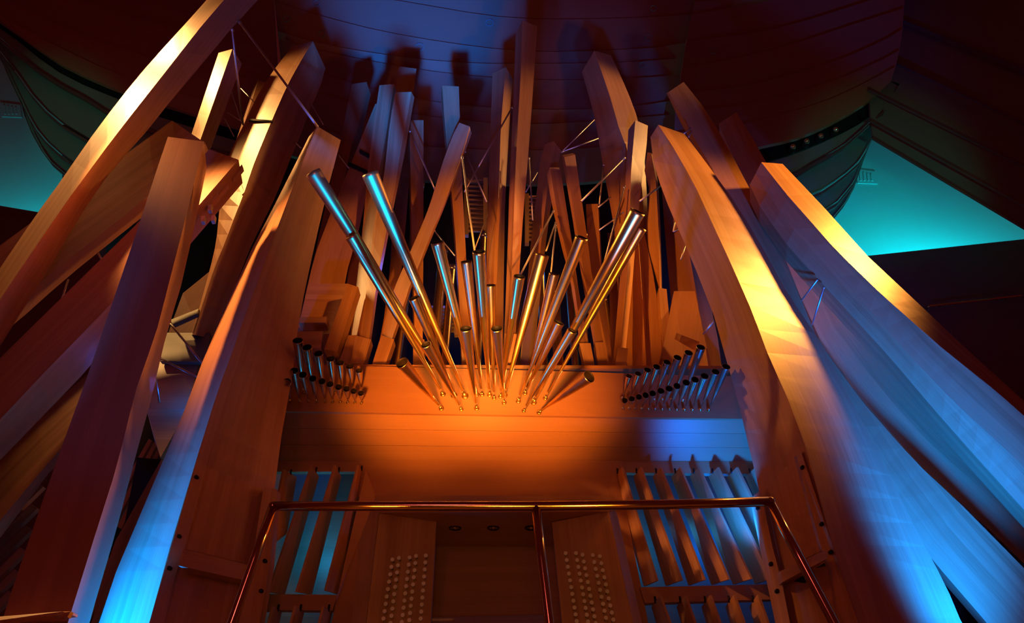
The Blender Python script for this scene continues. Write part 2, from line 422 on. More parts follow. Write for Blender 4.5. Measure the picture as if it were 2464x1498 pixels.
for x, y in ((2260, 734), (2420, 716)): lathe('bracket', P(x, y, 14.2), P(x, y + 3, 14.5), [(0, .02), (1, .03)], 'rail', hr, 8)

# ---------------------------------------------------------------- the great wooden pipes, left
pipe('tall pipe curving in from the left edge, its narrow face glowing pale yellow',
 [[(497,0),(437,67),(377,133),(324,194),(274,257),(214,337),(147,434),(96,504),(0,645),(-120,830),(-300,1120)][::1] if 0 else
  [(580,-95),(497,0),(437,67),(377,133),(324,194),(274,257),(214,337),(147,434),(96,504),(0,645),(-120,830),(-280,1090)],
  [(625,-95),(539,0),(487,60),(434,127),(387,187),(334,254),(267,340),(200,431),(150,500),(0,720),(-110,890),(-270,1140)],
  [(710,-95),(621,0),(567,57),(494,144),(427,224),(377,284),(334,340),(280,396),(224,472),(168,560),(112,655),(44,762),(0,833),(-100,980),(-250,1210)]],
 [7.6, 6.9, 7.6], 'fir', n=22, smooth=True, floor=True)
pipe('broad reddish pipe running down left behind the tall glowing curved pipe',
 [[(414,290),(310,365),(0,590),(-200,735)], [(494,344),(357,472),(110,668),(-60,800),(-200,910)], [(510,385),(340,524),(160,668),(44,772),(-120,905),(-200,970)]],
 [8.45, 8.6, 9.0], 'fir', floor=True)
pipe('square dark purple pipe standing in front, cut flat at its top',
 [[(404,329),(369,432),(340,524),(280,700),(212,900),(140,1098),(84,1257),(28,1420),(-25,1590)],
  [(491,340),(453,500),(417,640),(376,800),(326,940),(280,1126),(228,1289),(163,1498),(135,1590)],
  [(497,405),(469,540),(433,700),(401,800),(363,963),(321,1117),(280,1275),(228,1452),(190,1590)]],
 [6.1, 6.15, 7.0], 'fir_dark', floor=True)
b4, E4 = pipe('long diagonal pipe with a slotted mouth, running down to the left edge',
 [[(504,359),(340,528),(148,716),(0,861),(-200,1060)], [(574,384),(425,555),(276,722),(60,944),(0,1010),(-180,1200)], [(584,440),(457,588),(219,880),(0,1107),(-160,1270)]],
 [7.7, 7.35, 7.9], 'fir', floor=True)
for k, (x, y) in enumerate(((556,437),(520,478),(498,505))):
    slab('mouth_lip', [(x,y-14,7.52),(x+26,y-42,7.5),(x+28,y-34,7.55),(x+4,y-6,7.57)], 0.08, 'fir', b4)
for (x, y) in ((500,493),(484,520),(508,518)):
    slab('clip', [(x,y,7.5),(x+9,y-2,7.5),(x+7,y+12,7.55),(x-1,y+13,7.55)], 0.08, 'steel', b4)
pipe('dark pipe at the lower left, below the long diagonal one',
 [[(270,850),(60,1030),(-150,1240)], [(310,915),(144,1080),(0,1252),(-130,1400)], [(322,945),(130,1121),(0,1294),(-120,1430)]],
 [9.0, 8.6, 8.8], 'fir', floor=True)
pipe('short upright pipe with a pale yellow face beneath two thin rods',
 [[(526,127),(462,319),(445,370)], [(559,118),(484,331),(465,385)], [(582,153),(515,335),(495,390)]], [9.9, 9.6, 10.1], 'fir_pale')
b8, E8 = pipe('curved pipe with an orange face crossed by a dark seam',
 [[(704,112),(662,164),(617,234),(594,284),(551,374),(534,440),(528,500),(520,580),(503,655),(461,805)],
  [(753,99),(722,150),(691,207),(654,290),(611,394),(588,462),(565,520),(541,584),(515,650),(466,805)],
  [(783,164),(770,210),(747,260),(725,320),(701,377),(665,468),(630,540),(601,600),(561,700),(512,815)]],
 [9.9, 9.4, 10.3], 'fir', n=22, smooth=True)
slab('seam', [(599,285,9.72),(655,289,9.36),(654,293,9.36),(598,289,9.72)], 0.05, 'dark', b8)
slab('cap_strip', [(551,374,9.84),(588,462,9.39),(582,468,9.39),(546,380,9.84)], 0.05, 'fir', b8)
pipe('thin brown pipe behind the orange curved pipe', [[(622,193),(590,290),(560,380)], [(640,199),(606,290),(575,380)]], [10.8, 10.8], 'fir_dark', 0.25)

# left and right great corner pipes with the frames at their feet
def facey(E, YA, YB, yrow, x):
    pass
b9, E9 = pipe('great left corner pipe, orange above and blue at its foot',
 [[(743,329),(700,415),(657,500),(605,600),(543,740),(477,893),(457,954),(373,1154),(280,1373),(238,1498),(200,1600)],
  [(764,304),(739,360),(695,475),(649,596),(593,749),(541,897),(527,930),(473,1103),(410,1312),(359,1498),(330,1600)],
  [(820,337),(790,450),(761,572),(733,700),(715,800),(705,893),(676,1056),(662,1168),(632,1320),(598,1498),(580,1600)]],
 [8.0, 7.3, 8.25], 'fir', n=24, mats=['fir_pale', 'fir'], floor=True)  # left face in paler fir, its lamplight put into the colour
b10, E10 = pipe('great right corner pipe, golden above and bright blue at its foot',
 [[(1565,330),(1574,404),(1610,500),(1669,635),(1718,760),(1747,863),(1780,980),(1800,1068),(1826,1172),(1850,1330),(1878,1498),(1895,1600)],
  [(1584,300),(1624,360),(1674,450),(1700,507),(1763,643),(1810,750),(1847,850),(1896,960),(1939,1075),(1998,1294),(2059,1481),(2095,1600)],
  [(1647,322),(1704,397),(1778,500),(1843,610),(1900,714),(1960,800),(1997,870),(2047,960),(2131,1122),(2203,1272),(2275,1405),(2314,1498),(2370,1600)]],
 [8.25, 7.3, 8.0], 'fir', n=24, mats=['fir', 'fir_pale'], floor=True)  # right face in paler fir, standing in for the light on it
def z6(x, y): return (x / 2.146, 800 + y / 2.146)
def z8(x, y): return (1700 + x / 2.784, 960 + y / 2.784)
def on_edges(E, ia, ib, px, py):
    """depth of the flat face between two edges of a pipe at a pixel"""
    def proj(v):
        d = v - Vector((0, 0, CAMZ)); f = d.y * cT + d.z * sT; up = -d.y * sT + d.z * cT
        return CX + d.x / f * FPX, CY - up / f * FPX
    def at(e):
        q = [proj(v) for v in e]
        for (a, v0), (b, v1) in zip(zip(q, e), zip(q[1:], e[1:])):
            if a[1] <= py <= b[1]:
                t = (py - a[1]) / (b[1] - a[1]); return a[0] + (b[0]-a[0])*t, v0.y + (v1.y-v0.y)*t
        return q[-1][0], e[-1].y
    xa, ya = at(E[ia]); xb, yb = at(E[ib])
    t = (px - xa) / (xb - xa); return ya + (yb - ya) * t
def face_slab(name, E, ia, ib, pts, lift, thick, mat, parent, grain=0):
    return slab(name, [(x, y, on_edges(E, ia, ib, x, y) - lift) for x, y in pts], thick, mat, parent, grain)
def bolt(E, ia, ib, x, y, lift, parent):
    Y = on_edges(E, ia, ib, x, y) - lift; c = P(x, y, Y); r = 4.2 / FPX * Y * 1.2
    lathe('bolt', c, c + Vector((0, 0.05, 0)), [(0, 0), (0, r * .8), (.3, r), (1, r)], 'bolt', parent, 10)
# left foot frame
b9_pa = face_slab('post', E9, 1, 2, [z6(1016,652), z6(1068,692), z6(955,1112), z6(900,1262), z6(846,1500), z6(830,1700), z6(710,1700), z6(770,1500)], 0.05, 0.12, 'fir', b9, 1)
face_slab('infill_board', E9, 1, 2, [z6(1068,692), z6(1352,792), z6(1262,1190), z6(952,1114)], 0.02, 0.06, 'fir', b9, 1)
b9_pb = face_slab('post', E9, 1, 2, [z6(1362,790), z6(1430,808), z6(1395,1180), z6(1340,1500), z6(1300,1700), z6(1190,1700), z6(1250,1420), z6(1300,1190)], 0.14, 0.18, 'fir', b9, 1)
face_slab('ledge', E9, 1, 2, [z6(945,1118), z6(1278,1198), z6(1250,1275), z6(922,1202)], 0.22, 0.26, 'fir', b9, 0)
face_slab('gap_shade', E9, 1, 2, [z6(915,1245), z6(1236,1318), z6(1228,1360), z6(905,1292)], 0.01, 0.04, 'dark', b9)  # near-black board stands in for the shade inside the opening
face_slab('foot_board', E9, 1, 2, [z6(905,1292), z6(1228,1360), z6(1190,1560), z6(860,1560)], 0.015, 0.05, 'fir', b9)
for x, y in ((1011,741),(920,1047),(870,1212)): bolt(E9, 1, 2, *z6(x, y), 0.07, b9_pa)
for x, y in ((1402,880),(1365,1175),(1345,1330)): bolt(E9, 1, 2, *z6(x, y), 0.16, b9_pb)
# right foot frame
b10_pa = face_slab('post', E10, 0, 1, [z8(632,346), z8(600,372), z8(770,1000), z8(838,1140), z8(880,1480), z8(920,1780), z8(1110,1780), z8(1000,1450), z8(830,935)], 0.05, 0.12, 'fir', b10, 1)
face_slab('infill_board', E10, 0, 1, [z8(395,610), z8(600,372), z8(775,1010), z8(505,1150)], 0.02, 0.06, 'fir', b10, 1)
b10_pb = face_slab('post', E10, 0, 1, [z8(320,642), z8(362,608), z8(440,980), z8(505,1220), z8(560,1500), z8(600,1780), z8(540,1780), z8(500,1500), z8(430,1170)], 0.14, 0.18, 'fir', b10, 1)
face_slab('ledge', E10, 0, 1, [z8(495,1150), z8(800,1010), z8(812,1065), z8(512,1222)], 0.22, 0.26, 'fir', b10, 0)
face_slab('gap_shade', E10, 0, 1, [z8(540,1245), z8(815,1080), z8(825,1120), z8(580,1285)], 0.01, 0.04, 'dark', b10)  # shade of the right opening, put in as a near-black board
face_slab('foot_board', E10, 0, 1, [z8(580,1285), z8(825,1120), z8(880,1560), z8(570,1560)], 0.015, 0.05, 'fir', b10)
for x, y in ((647,450),(777,830),(838,1018)): bolt(E10, 0, 1, *z8(x, y), 0.07, b10_pa)
for x, y in ((350,722),(437,1098),(478,1280)): bolt(E10, 0, 1, *z8(x, y), 0.16, b10_pb)

# ---------------------------------------------------------------- the great wooden pipes, right
pipe('dark curved pipe behind the golden right corner pipe, blue at its foot',
 [[(1604,224),(1640,300),(1698,405),(1775,560),(1890,790),(1990,970),(2110,1185),(2222,1345),(2365,1510),(2440,1600)],
  [(1609,221),(1655,305),(1713,405),(1790,560),(1900,780),(2000,960),(2120,1170),(2232,1333),(2375,1498),(2450,1590)],
  [(1645,197),(1674,230),(1717,294),(1760,370),(1804,454),(1874,583),(1927,717),(1967,817),(2070,960),(2203,1111),(2311,1211),(2464,1366),(2560,1470)]],
 [9.1, 8.75, 8.9], 'fir', n=24, floor=True)
pipe('brown curved pipe between the dark pipe and the purple one',
 [[(1730,297),(1750,350),(1804,450),(1866,590),(1930,720),(1975,820),(2075,960),(2203,1105),(2320,1215),(2500,1390)],
  [(1772,270),(1807,327),(1845,392),(1880,470),(1960,620),(2060,760),(2160,880),(2260,1000),(2464,1230),(2560,1340)]],
 [9.6, 9.5], 'fir', 0.5, n=20, floor=True)
pipe('purple sided pipe with a broad orange edge, rightmost of the great pipes',
 [[(1804,444),(1830,500),(1900,597),(1977,680),(2054,764),(2137,854),(2247,984),(2346,1096),(2464,1226),(2570,1340)],
  [(1818,418),(1870,500),(1917,557),(2000,640),(2100,754),(2200,867),(2289,960),(2464,1122),(2590,1240)],
  [(1832,390),(1888,462),(1922,500),(2010,600),(2120,707),(2267,837),(2401,944),(2464,1000),(2620,1130)],
  [(1883,394),(1984,500),(2087,615),(2221,740),(2334,847),(2464,964),(2650,1130)]],
 [8.35, 8.1, 7.95, 8.5], 'fir', 0.45, n=22, floor=True)

# ---------------------------------------------------------------- the wooden pipes in the middle
def foot_of(root, pts, Y, mat='fir'):
    slab('pipe_foot', [(x, y, Y) for x, y in pts], 0.2, mat, root, 1)
def mid(label, edges, Ys, mat='fir', thick=0.3, foot=None, footY=None, **k):
    k.setdefault('floor', 7.42)
    r, E = pipe(label, edges, Ys, mat, thick, **k)
    if foot: foot_of(r, foot, footY or (Ys[0] if isinstance(Ys[0], (int, float)) else Ys[0][-1]) - 0.05, mat)
    return r
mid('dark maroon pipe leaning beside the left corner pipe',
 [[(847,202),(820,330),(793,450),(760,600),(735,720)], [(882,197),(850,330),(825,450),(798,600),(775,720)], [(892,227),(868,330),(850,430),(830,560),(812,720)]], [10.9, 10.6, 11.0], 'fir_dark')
wide = mid('wide leaning orange board pipe crossed by two thin dark strips',
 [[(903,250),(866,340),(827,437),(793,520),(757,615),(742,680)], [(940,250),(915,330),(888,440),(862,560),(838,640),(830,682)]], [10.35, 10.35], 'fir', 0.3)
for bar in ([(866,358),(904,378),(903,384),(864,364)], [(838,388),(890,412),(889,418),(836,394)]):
    slab('dark_strip', [(x, y, 10.25) for x, y in bar], 0.06, 'dark', wide)  # thin dark strips laid across the board
mid('slim orange pipe, left of the two flat topped neighbours',
 [[(913,205),(900,294),(884,414),(872,560),(856,700),(843,806)], [(948,202),(933,300),(913,414),(903,560),(884,700),(870,806)], [(954,217),(938,300),(921,414),(912,560),(893,700),(878,806)]], [10.1, 9.95, 10.2], 'fir',
 foot=[(838,806),(862,806),(845,876),(815,872)], footY=9.9)
mid('pale striped pipe beside the slim orange pipe',
 [[(952,222),(939,284),(930,367),(923,434),(904,507),(882,698),(866,806)], [(990,221),(975,310),(962,370),(953,440),(940,500),(905,690),(890,806)], [(997,234),(984,310),(972,380),(957,450),(947,500),(911,690),(895,806)]], [9.75, 9.65, 9.9], 'fir_pale',
 foot=[(855,806),(893,816),(875,876),(844,873)], footY=9.6)
mid('dark brown pipe behind the pale striped pipe',
 [[(962,160),(935,200),(915,300),(905,420)], [(1002,165),(995,220),(985,300),(960,420)]], [11.0, 11.0], 'fir_dark')
mid('narrow maroon pipe, right of the pale striped pipe',
 [[(989,289),(985,334),(987,380),(989,470),(992,607),(996,714),(998,820)], [(1019,289),(1019,380),(1019,539),(1018,700),(1017,820)]], [10.3, 10.3], 'fir',
 foot=[(994,816),(1021,816),(1021,884),(994,884)])
mid('diagonal pipe crossing in front of its neighbours, left of the centre',
 [[(1105,295),(1087,330),(1064,394),(1034,494),(1016,539),(985,610),(950,690),(927,760),(919,808)], [(1130,304),(1112,370),(1090,430),(1064,500),(1034,569),(1005,645),(985,690),(962,760),(944,812)], [(1135,320),(1118,370),(1096,430),(1069,500),(1040,569),(1010,645),(991,690),(968,760),(950,814)]], [9.55, 9.45, 9.6], 'fir',
 foot=[(917,806),(948,816),(926,880),(895,877)], footY=9.4)
mid('flat topped orange pipe behind the diagonal pipe',
 [[(1064,206),(1070,290),(1078,380),(1085,444),(1096,573),(1105,720),(1112,880)], [(1104,208),(1107,294),(1112,440),(1122,625),(1130,760),(1136,880)]], [10.0, 10.0], 'fir')
mid('dark two faced pipe left of the tallest centre pipe',
 [[(1185,177),(1184,217),(1179,350),(1175,467),(1171,580),(1170,690),(1174,885)], [(1217,161),(1205,300),(1200,467),(1192,560),(1187,690),(1188,885)], [(1234,190),(1232,200),(1220,400),(1215,500),(1212,690),(1210,885)]], [10.2, 9.9, 10.15], 'fir')
mid('tallest centre pipe with an orange left face',
 [[(1241,83),(1234,267),(1225,467),(1224,516),(1217,720),(1213,805)], [(1257,49),(1252,200),(1242,367),(1237,500),(1229,720),(1222,805)], [(1293,63),(1279,267),(1269,400),(1259,516),(1249,664),(1240,805)]], [9.7, 9.5, 9.65], 'fir',
 foot=[(1214,802),(1243,803),(1239,884),(1212,884)], footY=9.4)
mid('dark pipe with thin pale layered edges, right of the tallest pipe',
 [[(1310,348),(1300,380),(1294,440),(1282,540),(1272,640),(1256,850)], [(1332,339),(1326,380),(1312,500),(1298,620),(1274,850)], [(1350,362),(1338,420),(1322,520),(1309,620),(1285,850)]], [10.35, 10.15, 10.3], 'fir_dark', mats=['fir_dark', 'fir_pale'])
mid('orange edged pipe in front of the dark layered pipe',
 [[(1316,421),(1328,494),(1350,589),(1373,675),(1395,826)], [(1323,403),(1337,490),(1358,589),(1380,675),(1402,826)], [(1348,403),(1362,494),(1375,573),(1394,710),(1416,826)]], [9.85, 9.75, 9.9], 'fir',
 foot=[(1394,825),(1421,825),(1434,894),(1410,894)], footY=9.65)
mid('stepped sided pipe right of the orange edged pipe',
 [[(1352,374),(1362,435),(1378,528),(1395,640),(1428,824)], [(1358,378),(1368,435),(1384,528),(1402,640),(1434,824)], [(1384,372),(1400,482),(1412,562),(1425,671),(1452,824)]], [9.95, 9.88, 10.0], 'fir',
 foot=[(1431,823),(1455,823),(1466,896),(1441,896)], footY=9.8)
mid('short reddish pipe with dark bars, left of the long grooved beam',
 [[(1410,491),(1413,560),(1420,640),(1440,800),(1450,885)], [(1439,490),(1443,580),(1447,680),(1466,800),(1475,885)]], [10.35, 10.35], 'fir', 0.25)
mid('tall curved pipe with a tan face, right of the centre',
 [[(1400,173),(1427,267),(1440,334),(1457,434),(1473,520),(1490,640),(1500,760)], [(1430,122),(1467,230),(1490,310),(1507,357),(1520,434),(1530,520),(1540,640),(1548,760)], [(1470,133),(1500,197),(1535,289),(1550,380),(1558,500),(1560,640),(1562,760)]], [10.5, 10.0, 10.4], 'fir', n=18, smooth=True)
mid('two faced pipe standing in front of the tall curved tan pipe',
 [[(1512,312),(1507,400),(1502,500),(1498,600),(1490,690),(1478,838)], [(1529,289),(1519,400),(1516,494),(1513,600),(1507,690),(1492,838)], [(1559,302),(1555,364),(1547,414),(1537,500),(1528,600),(1521,690),(1506,838)]], [9.75, 9.55, 9.8], 'fir',
 foot=[(1487,834),(1511,838),(1506,896),(1478,890)], footY=9.5)
mid('pale curved pipe with a notched edge beside the right corner pipe',
 [[(1558,366),(1549,420),(1562,441),(1560,494),(1555,539),(1560,596),(1575,653),(1585,692)], [(1567,368),(1578,430),(1583,520),(1586,600),(1588,692)], [(1572,375),(1584,440),(1589,540),(1592,630),(1593,692)]], [10.1, 9.95, 10.1], 'fir_pale', n=16,
 foot=[(1585,692),(1604,695),(1612,780),(1623,860),(1602,875),(1590,760)], footY=9.85)
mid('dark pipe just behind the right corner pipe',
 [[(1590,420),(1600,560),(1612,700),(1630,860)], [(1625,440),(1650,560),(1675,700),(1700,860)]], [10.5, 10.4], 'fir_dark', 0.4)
mid('maroon pipe right of the two faced pipe, lower half of the case',
 [[(1525,560),(1528,650),(1536,760),(1530,895)], [(1548,550),(1570,650),(1588,760),(1592,895)]], [10.2, 10.1], 'fir', 0.3)
mid('orange wedge shaped pipe beside the brass fan on the left',
 [[(960,420),(948,520),(940,640),(925,760),(905,860)], [(985,430),(978,520),(968,640),(950,760),(930,860)]], [10.9, 10.9], 'fir_dark', 0.3)
mid('wooden pipe seen low between the fan and the left bracket',
 [[(845,600),(832,700),(820,800),(812,870)], [(870,600),(856,700),(842,800),(834,870)]], [10.5, 10.5], 'fir', 0.25)
mid('dark upright pipe low behind the right small trumpets',
 [[(1640,560),(1660,660),(1690,780),(1705,890)], [(1668,560),(1690,660),(1720,780),(1735,890)]], [10.9, 10.9], 'fir_dark', 0.3)
mid('slim dark pipe between the tall tan pipe and the reddish one',
 [[(1462,560),(1464,640),(1468,760),(1470,890)], [(1486,560),(1488,640),(1490,760),(1492,890)]], [10.9, 10.9], 'fir_dark', 0.25)
mid('orange pipe low in the case, right of the tallest pipe foot',
 [[(1275,650),(1270,700),(1258,800),(1250,885)], [(1300,650),(1292,700),(1276,800),(1264,885)]], [10.6, 10.6], 'fir', 0.25)

# bracket box at the left of the fan
br = thing('wooden_bracket', P(770, 840, 9.8), 'open wooden bracket box with shelves left of the brass fan', 'bracket')
slab('upright', [(836,682,9.5),(862,690,9.7),(812,845,9.75),(780,840,9.55)], 0.25, 'fir', br, 1)
slab('shelf', [(722,763,9.7),(786,761,9.7),(783,776,9.7),(718,776,9.7)], 0.25, 'fir', br)
slab('shelf', [(716,797,9.65),(777,796,9.65),(772,838,9.65),(705,836,9.65)], 0.25, 'fir', br)
slab('back_board', [(742,682,10.0),(836,682,10.0),(790,840,10.0),(706,838,10.0)], 0.1, 'fir', br)
# blocks at the right behind the small trumpets
rb = thing('wooden_bracket', P(1670, 840, 9.8), 'dark bracket box with two pale blue ledges right of the brass fan', 'bracket')
slab('ledge', [(1628,800,9.5),(1640,806,9.4),(1684,822,9.4),(1678,828,9.45)], 0.2, 'fir_pale', rb)
slab('ledge', [(1655,885,9.4),(1665,872,9.5),(1712,888,9.5),(1700,893,9.4)], 0.2, 'fir_pale', rb)
slab('upright', [(1590,860,9.7),(1622,700,9.9),(1672,700,9.9),(1712,890,9.7),(1650,890,9.7)], 0.2, 'fir_dark', rb)
slab('edge_strip', [(1698,838,9.3),(1703,838,9.3),(1714,890,9.3),(1706,895,9.3)], 0.2, 'fir_pale', rb)

# chamber behind: louvre panels, flue pipes
def louvre(label, x0, y0, x1, y1, Y, k, mat):
    t = thing('louvre_panel', P((x0+x1)/2, y1, Y), label, 'louvre panel')
    h = (y1 - y0) / k
    for i in range(k):
        slab('slat', [(x0, y0 + i*h, Y), (x1, y0 + i*h, Y), (x1, y0 + (i+.62)*h, Y - .08), (x0, y0 + (i+.62)*h, Y - .08)], 0.05, mat, t)
    for a in (x0, x1):
        slab('stile', [(a-5, y0-5, Y-.1), (a+5, y0-5, Y-.1), (a+5, y1+4, Y-.1), (a-5, y1+4, Y-.1)], 0.12, mat, t, 1)
louvre('slatted wood panel deep in the case, left of the centre pipe', 1122, 432, 1168, 560, 12.2, 12, 'fir')
louvre('slatted wood panel deep in the case, right of the centre pipe', 1268, 470, 1300, 580, 12.2, 11, 'fir')
louvre('slatted panel low behind the brass fan, left of its centre', 1030, 735, 1098, 800, 12.0, 7, 'fir_dark')
for i, (x, y0, y1, w, Y) in enumerate(((955,440,860,12,11.6),(1040,600,880,13,11.5),(1068,640,880,10,11.6),(1150,560,880,9,11.7),(1245,560,880,8,11.7),(1310,620,880,10,11.6),(1345,700,885,13,11.2),(1385,640,885,10,11.6),(1412,740,885,11,11.2),(1450,560,885,9,11.6),(1480,720,890,12,11.3),(1620,560,880,11,11.5))):
    a, b = P(x, y1, Y), P(x, y0, Y); b.x = a.x * 0.99; a.z = 7.42
    r = w / FPX * Y * 1.2
    t = thing('metal_pipe', a, f'dark metal pipe standing deep in the case, {ORD[i]} from the left', 'organ pipe', 'dark metal pipes deep in the case')
    lathe('body', a, b, [(0, r*.5), (.1, r), (.985, r), (1, r*1.06), (1, r*.9), (.9, r*.88)], 'brass_old', t, 12)
    lathe('collar', a.lerp(b, .97), b, [(0, r*1.08), (1, r*1.08)], 'tin', t, 12)
lamp('chamber_lamp', P(1060, 660, 12.8), BLUE, 60, 0.3)
lamp('chamber_lamp_right', P(1400, 640, 12.8), BLUE, 30, 0.3)

# ---------------------------------------------------------------- impost board with the trumpets
imp = thing('impost_board', P(1232, 1000, 9.1), 'long orange board carrying the brass trumpets above the console', 'board')
slab('face_board', [(640,868,9.0),(878,880,9.0),(1107,886,9.0),(1399,894,9.0),(1594,901,9.0),(1830,906,9.0),(1835,1008,9.0),(1500,1003,9.0),(1107,996,9.0),(640,988,9.0)], 0.08, 'panel', imp, 0)
slab('top_board', [(640,876,9.08),(1830,880,9.08),(1830,1063,12.4),(640,1060,12.4)], 0.06, 'panel', imp, 0, (0, 0, -1))
fas = thing('cove_board', P(1232, 1107, 9.5), 'smooth cove board under the trumpets, amber in the middle and blue at right', 'board')
def cove(name, v0, v1, mat):
    V = []; U = []; F = []
    top = [(640,989),(1107,997),(1500,1004),(1840,1010)]; bot = [(640,1106),(1107,1108),(1500,1108),(1840,1108)]
    n = 8
    for j in range(n + 1):
        t = v0 + (v1 - v0) * j / n
        for i in range(4):
            y = top[i][1] + (bot[i][1] - top[i][1]) * t
            Y = 9.04 + 0.55 * t
            V.append(P(top[i][0], y, Y)); U.append((t * 1.0, V[-1].x))
    m = len(V)
    V += [v + Vector((0, .06, 0.02)) for v in V]; U += U
    for j in range(n):
        for i in range(3):
            a = 4*j + i; F.append((a, a+1, a+5, a+4)); F.append((m+a+4, m+a+5, m+a+1, m+a))
    for i in range(3): F.append((i, m+i, m+i+1, i+1)); a = 4*n + i; F.append((a, a+1, m+a+1, m+a))
    for j in range(n): a = 4*j; F.append((a, a+4, m+a+4, m+a)); a += 3; F.append((a, m+a, m+a+4, a+4))
    return mesh_obj(name, V, F, mat, fas, U)
cove('cove_plank', 0.0, 0.34, 'panel'); cove('cove_plank', 0.345, 0.68, 'panel'); cove('cove_plank', 0.685, 1.0, 'panel')

def trumpet(name, foot, mouth, r_px, Yf, Ym, mat, label, group, wire=True, seg=18):
    a = P(*foot, Yf); b = P(*mouth, Ym)
    f = (b.y * cT + (b.z - CAMZ) * sT); r = 1.06 * r_px / FPX * f
    t = thing(name, a, label, 'organ pipe', group)
    L_ = (b - a).length; z = (b - a).normalized(); a2 = a + z * (0.10 * min(1, r / .05))
    r0 = r * 0.16
    th = r * 0.05
    prof = [(0.0, r0), (0.12, r0 * 1.12), (0.125, r0 * 1.5), (0.14, r0 * 1.5), (0.145, r * .27), (0.5, r * .64), (0.97, r * .98), (0.985, r), (1.0, r), (1.0, r - th), (0.97, r - th * 1.2), (0.55, r * .6), (0.5, 0.0)]
    fm = [0]*8 + [0] + [1]*3
    lathe('resonator', a2, b, prof, mat, t, seg, True, [mat, 'inside'], fm)
    rb_ = max(r * .34, 0.02)
    lathe('boot', a - z * 0.0, a + z * (rb_ * 1.8), [(0, rb_ * .9), (.25, rb_), (.6, rb_ * .9), (1, r0)], mat, t, 12)
    lathe('collar', a + Vector((0, 0.03, 0)), a + Vector((0, -0.015, 0)), [(0, rb_ * 1.35), (.8, rb_ * 1.35), (1, rb_ * 1.1)], 'brass_old', t, 12)
    if wire:
        s = Vector((1, 0, 0.2)).normalized() * (rb_ * .8)
        lathe('tuning_wire', a + s, a + z * (L_ * .28) + s * 1.3, [(0, .006), (1, .006)], 'steel', t, 6)
    return t
GB = 'brass trumpets fanned over the console'
BR = [
 ((1062,982),(967,872),15,7.9,'brass','short open brass trumpet lying lowest on the left of the fan'),
 ((1092,950),(753,414),18,6.3,'brass','longest leftmost brass trumpet, its blue tipped end highest on the left'),
 ((1066,948),(845,566),15,6.9,'brass','brass trumpet whose bell overlaps the leftmost long one'),
 ((1119,952),(890,417),19,6.4,'brass','long brass trumpet with a bright blue bell, second from the left at the top'),
 ((1110,984),(1025,828),12,7.75,'brass','short open brass trumpet between the two left long ones'),
 ((1095,950),(996,716),13,7.6,'brass_old','dull brass trumpet hidden behind the long left pair'),
 ((1147,949),(1052,582),15,6.9,'brass','brass trumpet with a thin blue streak left of the dull brown one'),
 ((1160,949),(1122,628),13,7.3,'brass_old','dull brown brass trumpet left of the glowing centre one'),
 ((1178,949),(1152,605),15,6.9,'brass','glowing brass trumpet at the centre, topmost of the middle ones'),
 ((1147,982),(1121,790),14,7.75,'brass','short open brass trumpet, left one of the centre pair'),
 ((1213,968),(1195,790),13.5,7.75,'brass','short open brass trumpet, right one of the centre pair'),
 ((1189,957),(1180,685),12,7.6,'brass_old','dull brass trumpet behind the open centre pair'),
 ((1204,953),(1250,664),13,7.2,'brass','slim brass trumpet just right of the centre pair'),
 ((1214,950),(1305,612),16,7.55,'brass','brass trumpet with a dark open bell right of the centre'),
 ((1263,944),(1334,658),12,7.5,'brass_old','dull brown brass trumpet right of the dark open bell'),
 ((1247,964),(1400,570),15,6.8,'brass','long brass trumpet with a blue streak, second from the right at the top'),
 ((1284,967),(1535,508),18,6.4,'brass','longest rightmost brass trumpet with a bright blue bell'),
 ((1312,957),(1543,548),13,7.0,'brass','brass trumpet half hidden under the rightmost long one'),
 ((1260,988),(1377,795),11.5,7.8,'brass','short open brass trumpet among the right long ones'),
 ((1263,945),(1345,775),13,8.0,'brass_old','short dull trumpet low behind the right long ones'),
 ((1297,991),(1418,905),15,7.95,'brass','short open brass trumpet lying lowest on the right of the fan')]
for f, m_, r, Ym, mat, lab in BR: trumpet('brass_trumpet', f, m_, r, 8.99, Ym, mat, lab, GB)
def z3(x, y): return (680 + x / 4.4, 680 + y / 4.4)
def z4(x, y): return (1180 + x / 4.107, 680 + y / 4.107)
small = [
 ('back row of the left cluster', [((225,1150),(160,610)),((330,1150),(258,682)),((440,1150),(378,747)),((552,1155),(508,803)),((640,1150),(608,846)),((748,1140),(712,883)),((840,1150),(810,928))], z3, 10.5, 8.0),
 ('front row of the left cluster', [((82,1250),(48,1050)),((180,1252),(125,928)),((275,1252),(215,973)),((363,1255),(318,1012)),((450,1256),(418,1042)),((530,1260),(503,1072)),((612,1262),(593,1102)),((690,1263),(677,1122)),((766,1266),(753,1145)),((838,1270),(830,1168))], z3, 8.6, 8.15),
 ('back row of the right cluster', [((1305,1140),(1370,920)),((1385,1140),(1460,897)),((1465,1130),(1553,860)),((1548,1130),(1643,830)),((1620,1150),(1745,782)),((1700,1150),(1850,738)),((1800,1150),(1960,690)),((1900,1160),(2080,634))], z4, 9.2, 8.0),
 ('front row of the right cluster', [((1310,1240),(1328,1162)),((1372,1240),(1397,1145)),((1430,1240),(1468,1127)),((1495,1242),(1535,1110)),((1562,1244),(1603,1092)),((1628,1245),(1685,1067)),((1697,1247),(1767,1045)),((1770,1248),(1845,1019)),((1842,1251),(1935,985)),((1918,1253),(2022,955)),((1995,1254),(2117,920)),((2075,1256),(2225,878)),((2158,1257),(2330,826))], z4, 8.6, 8.1)]
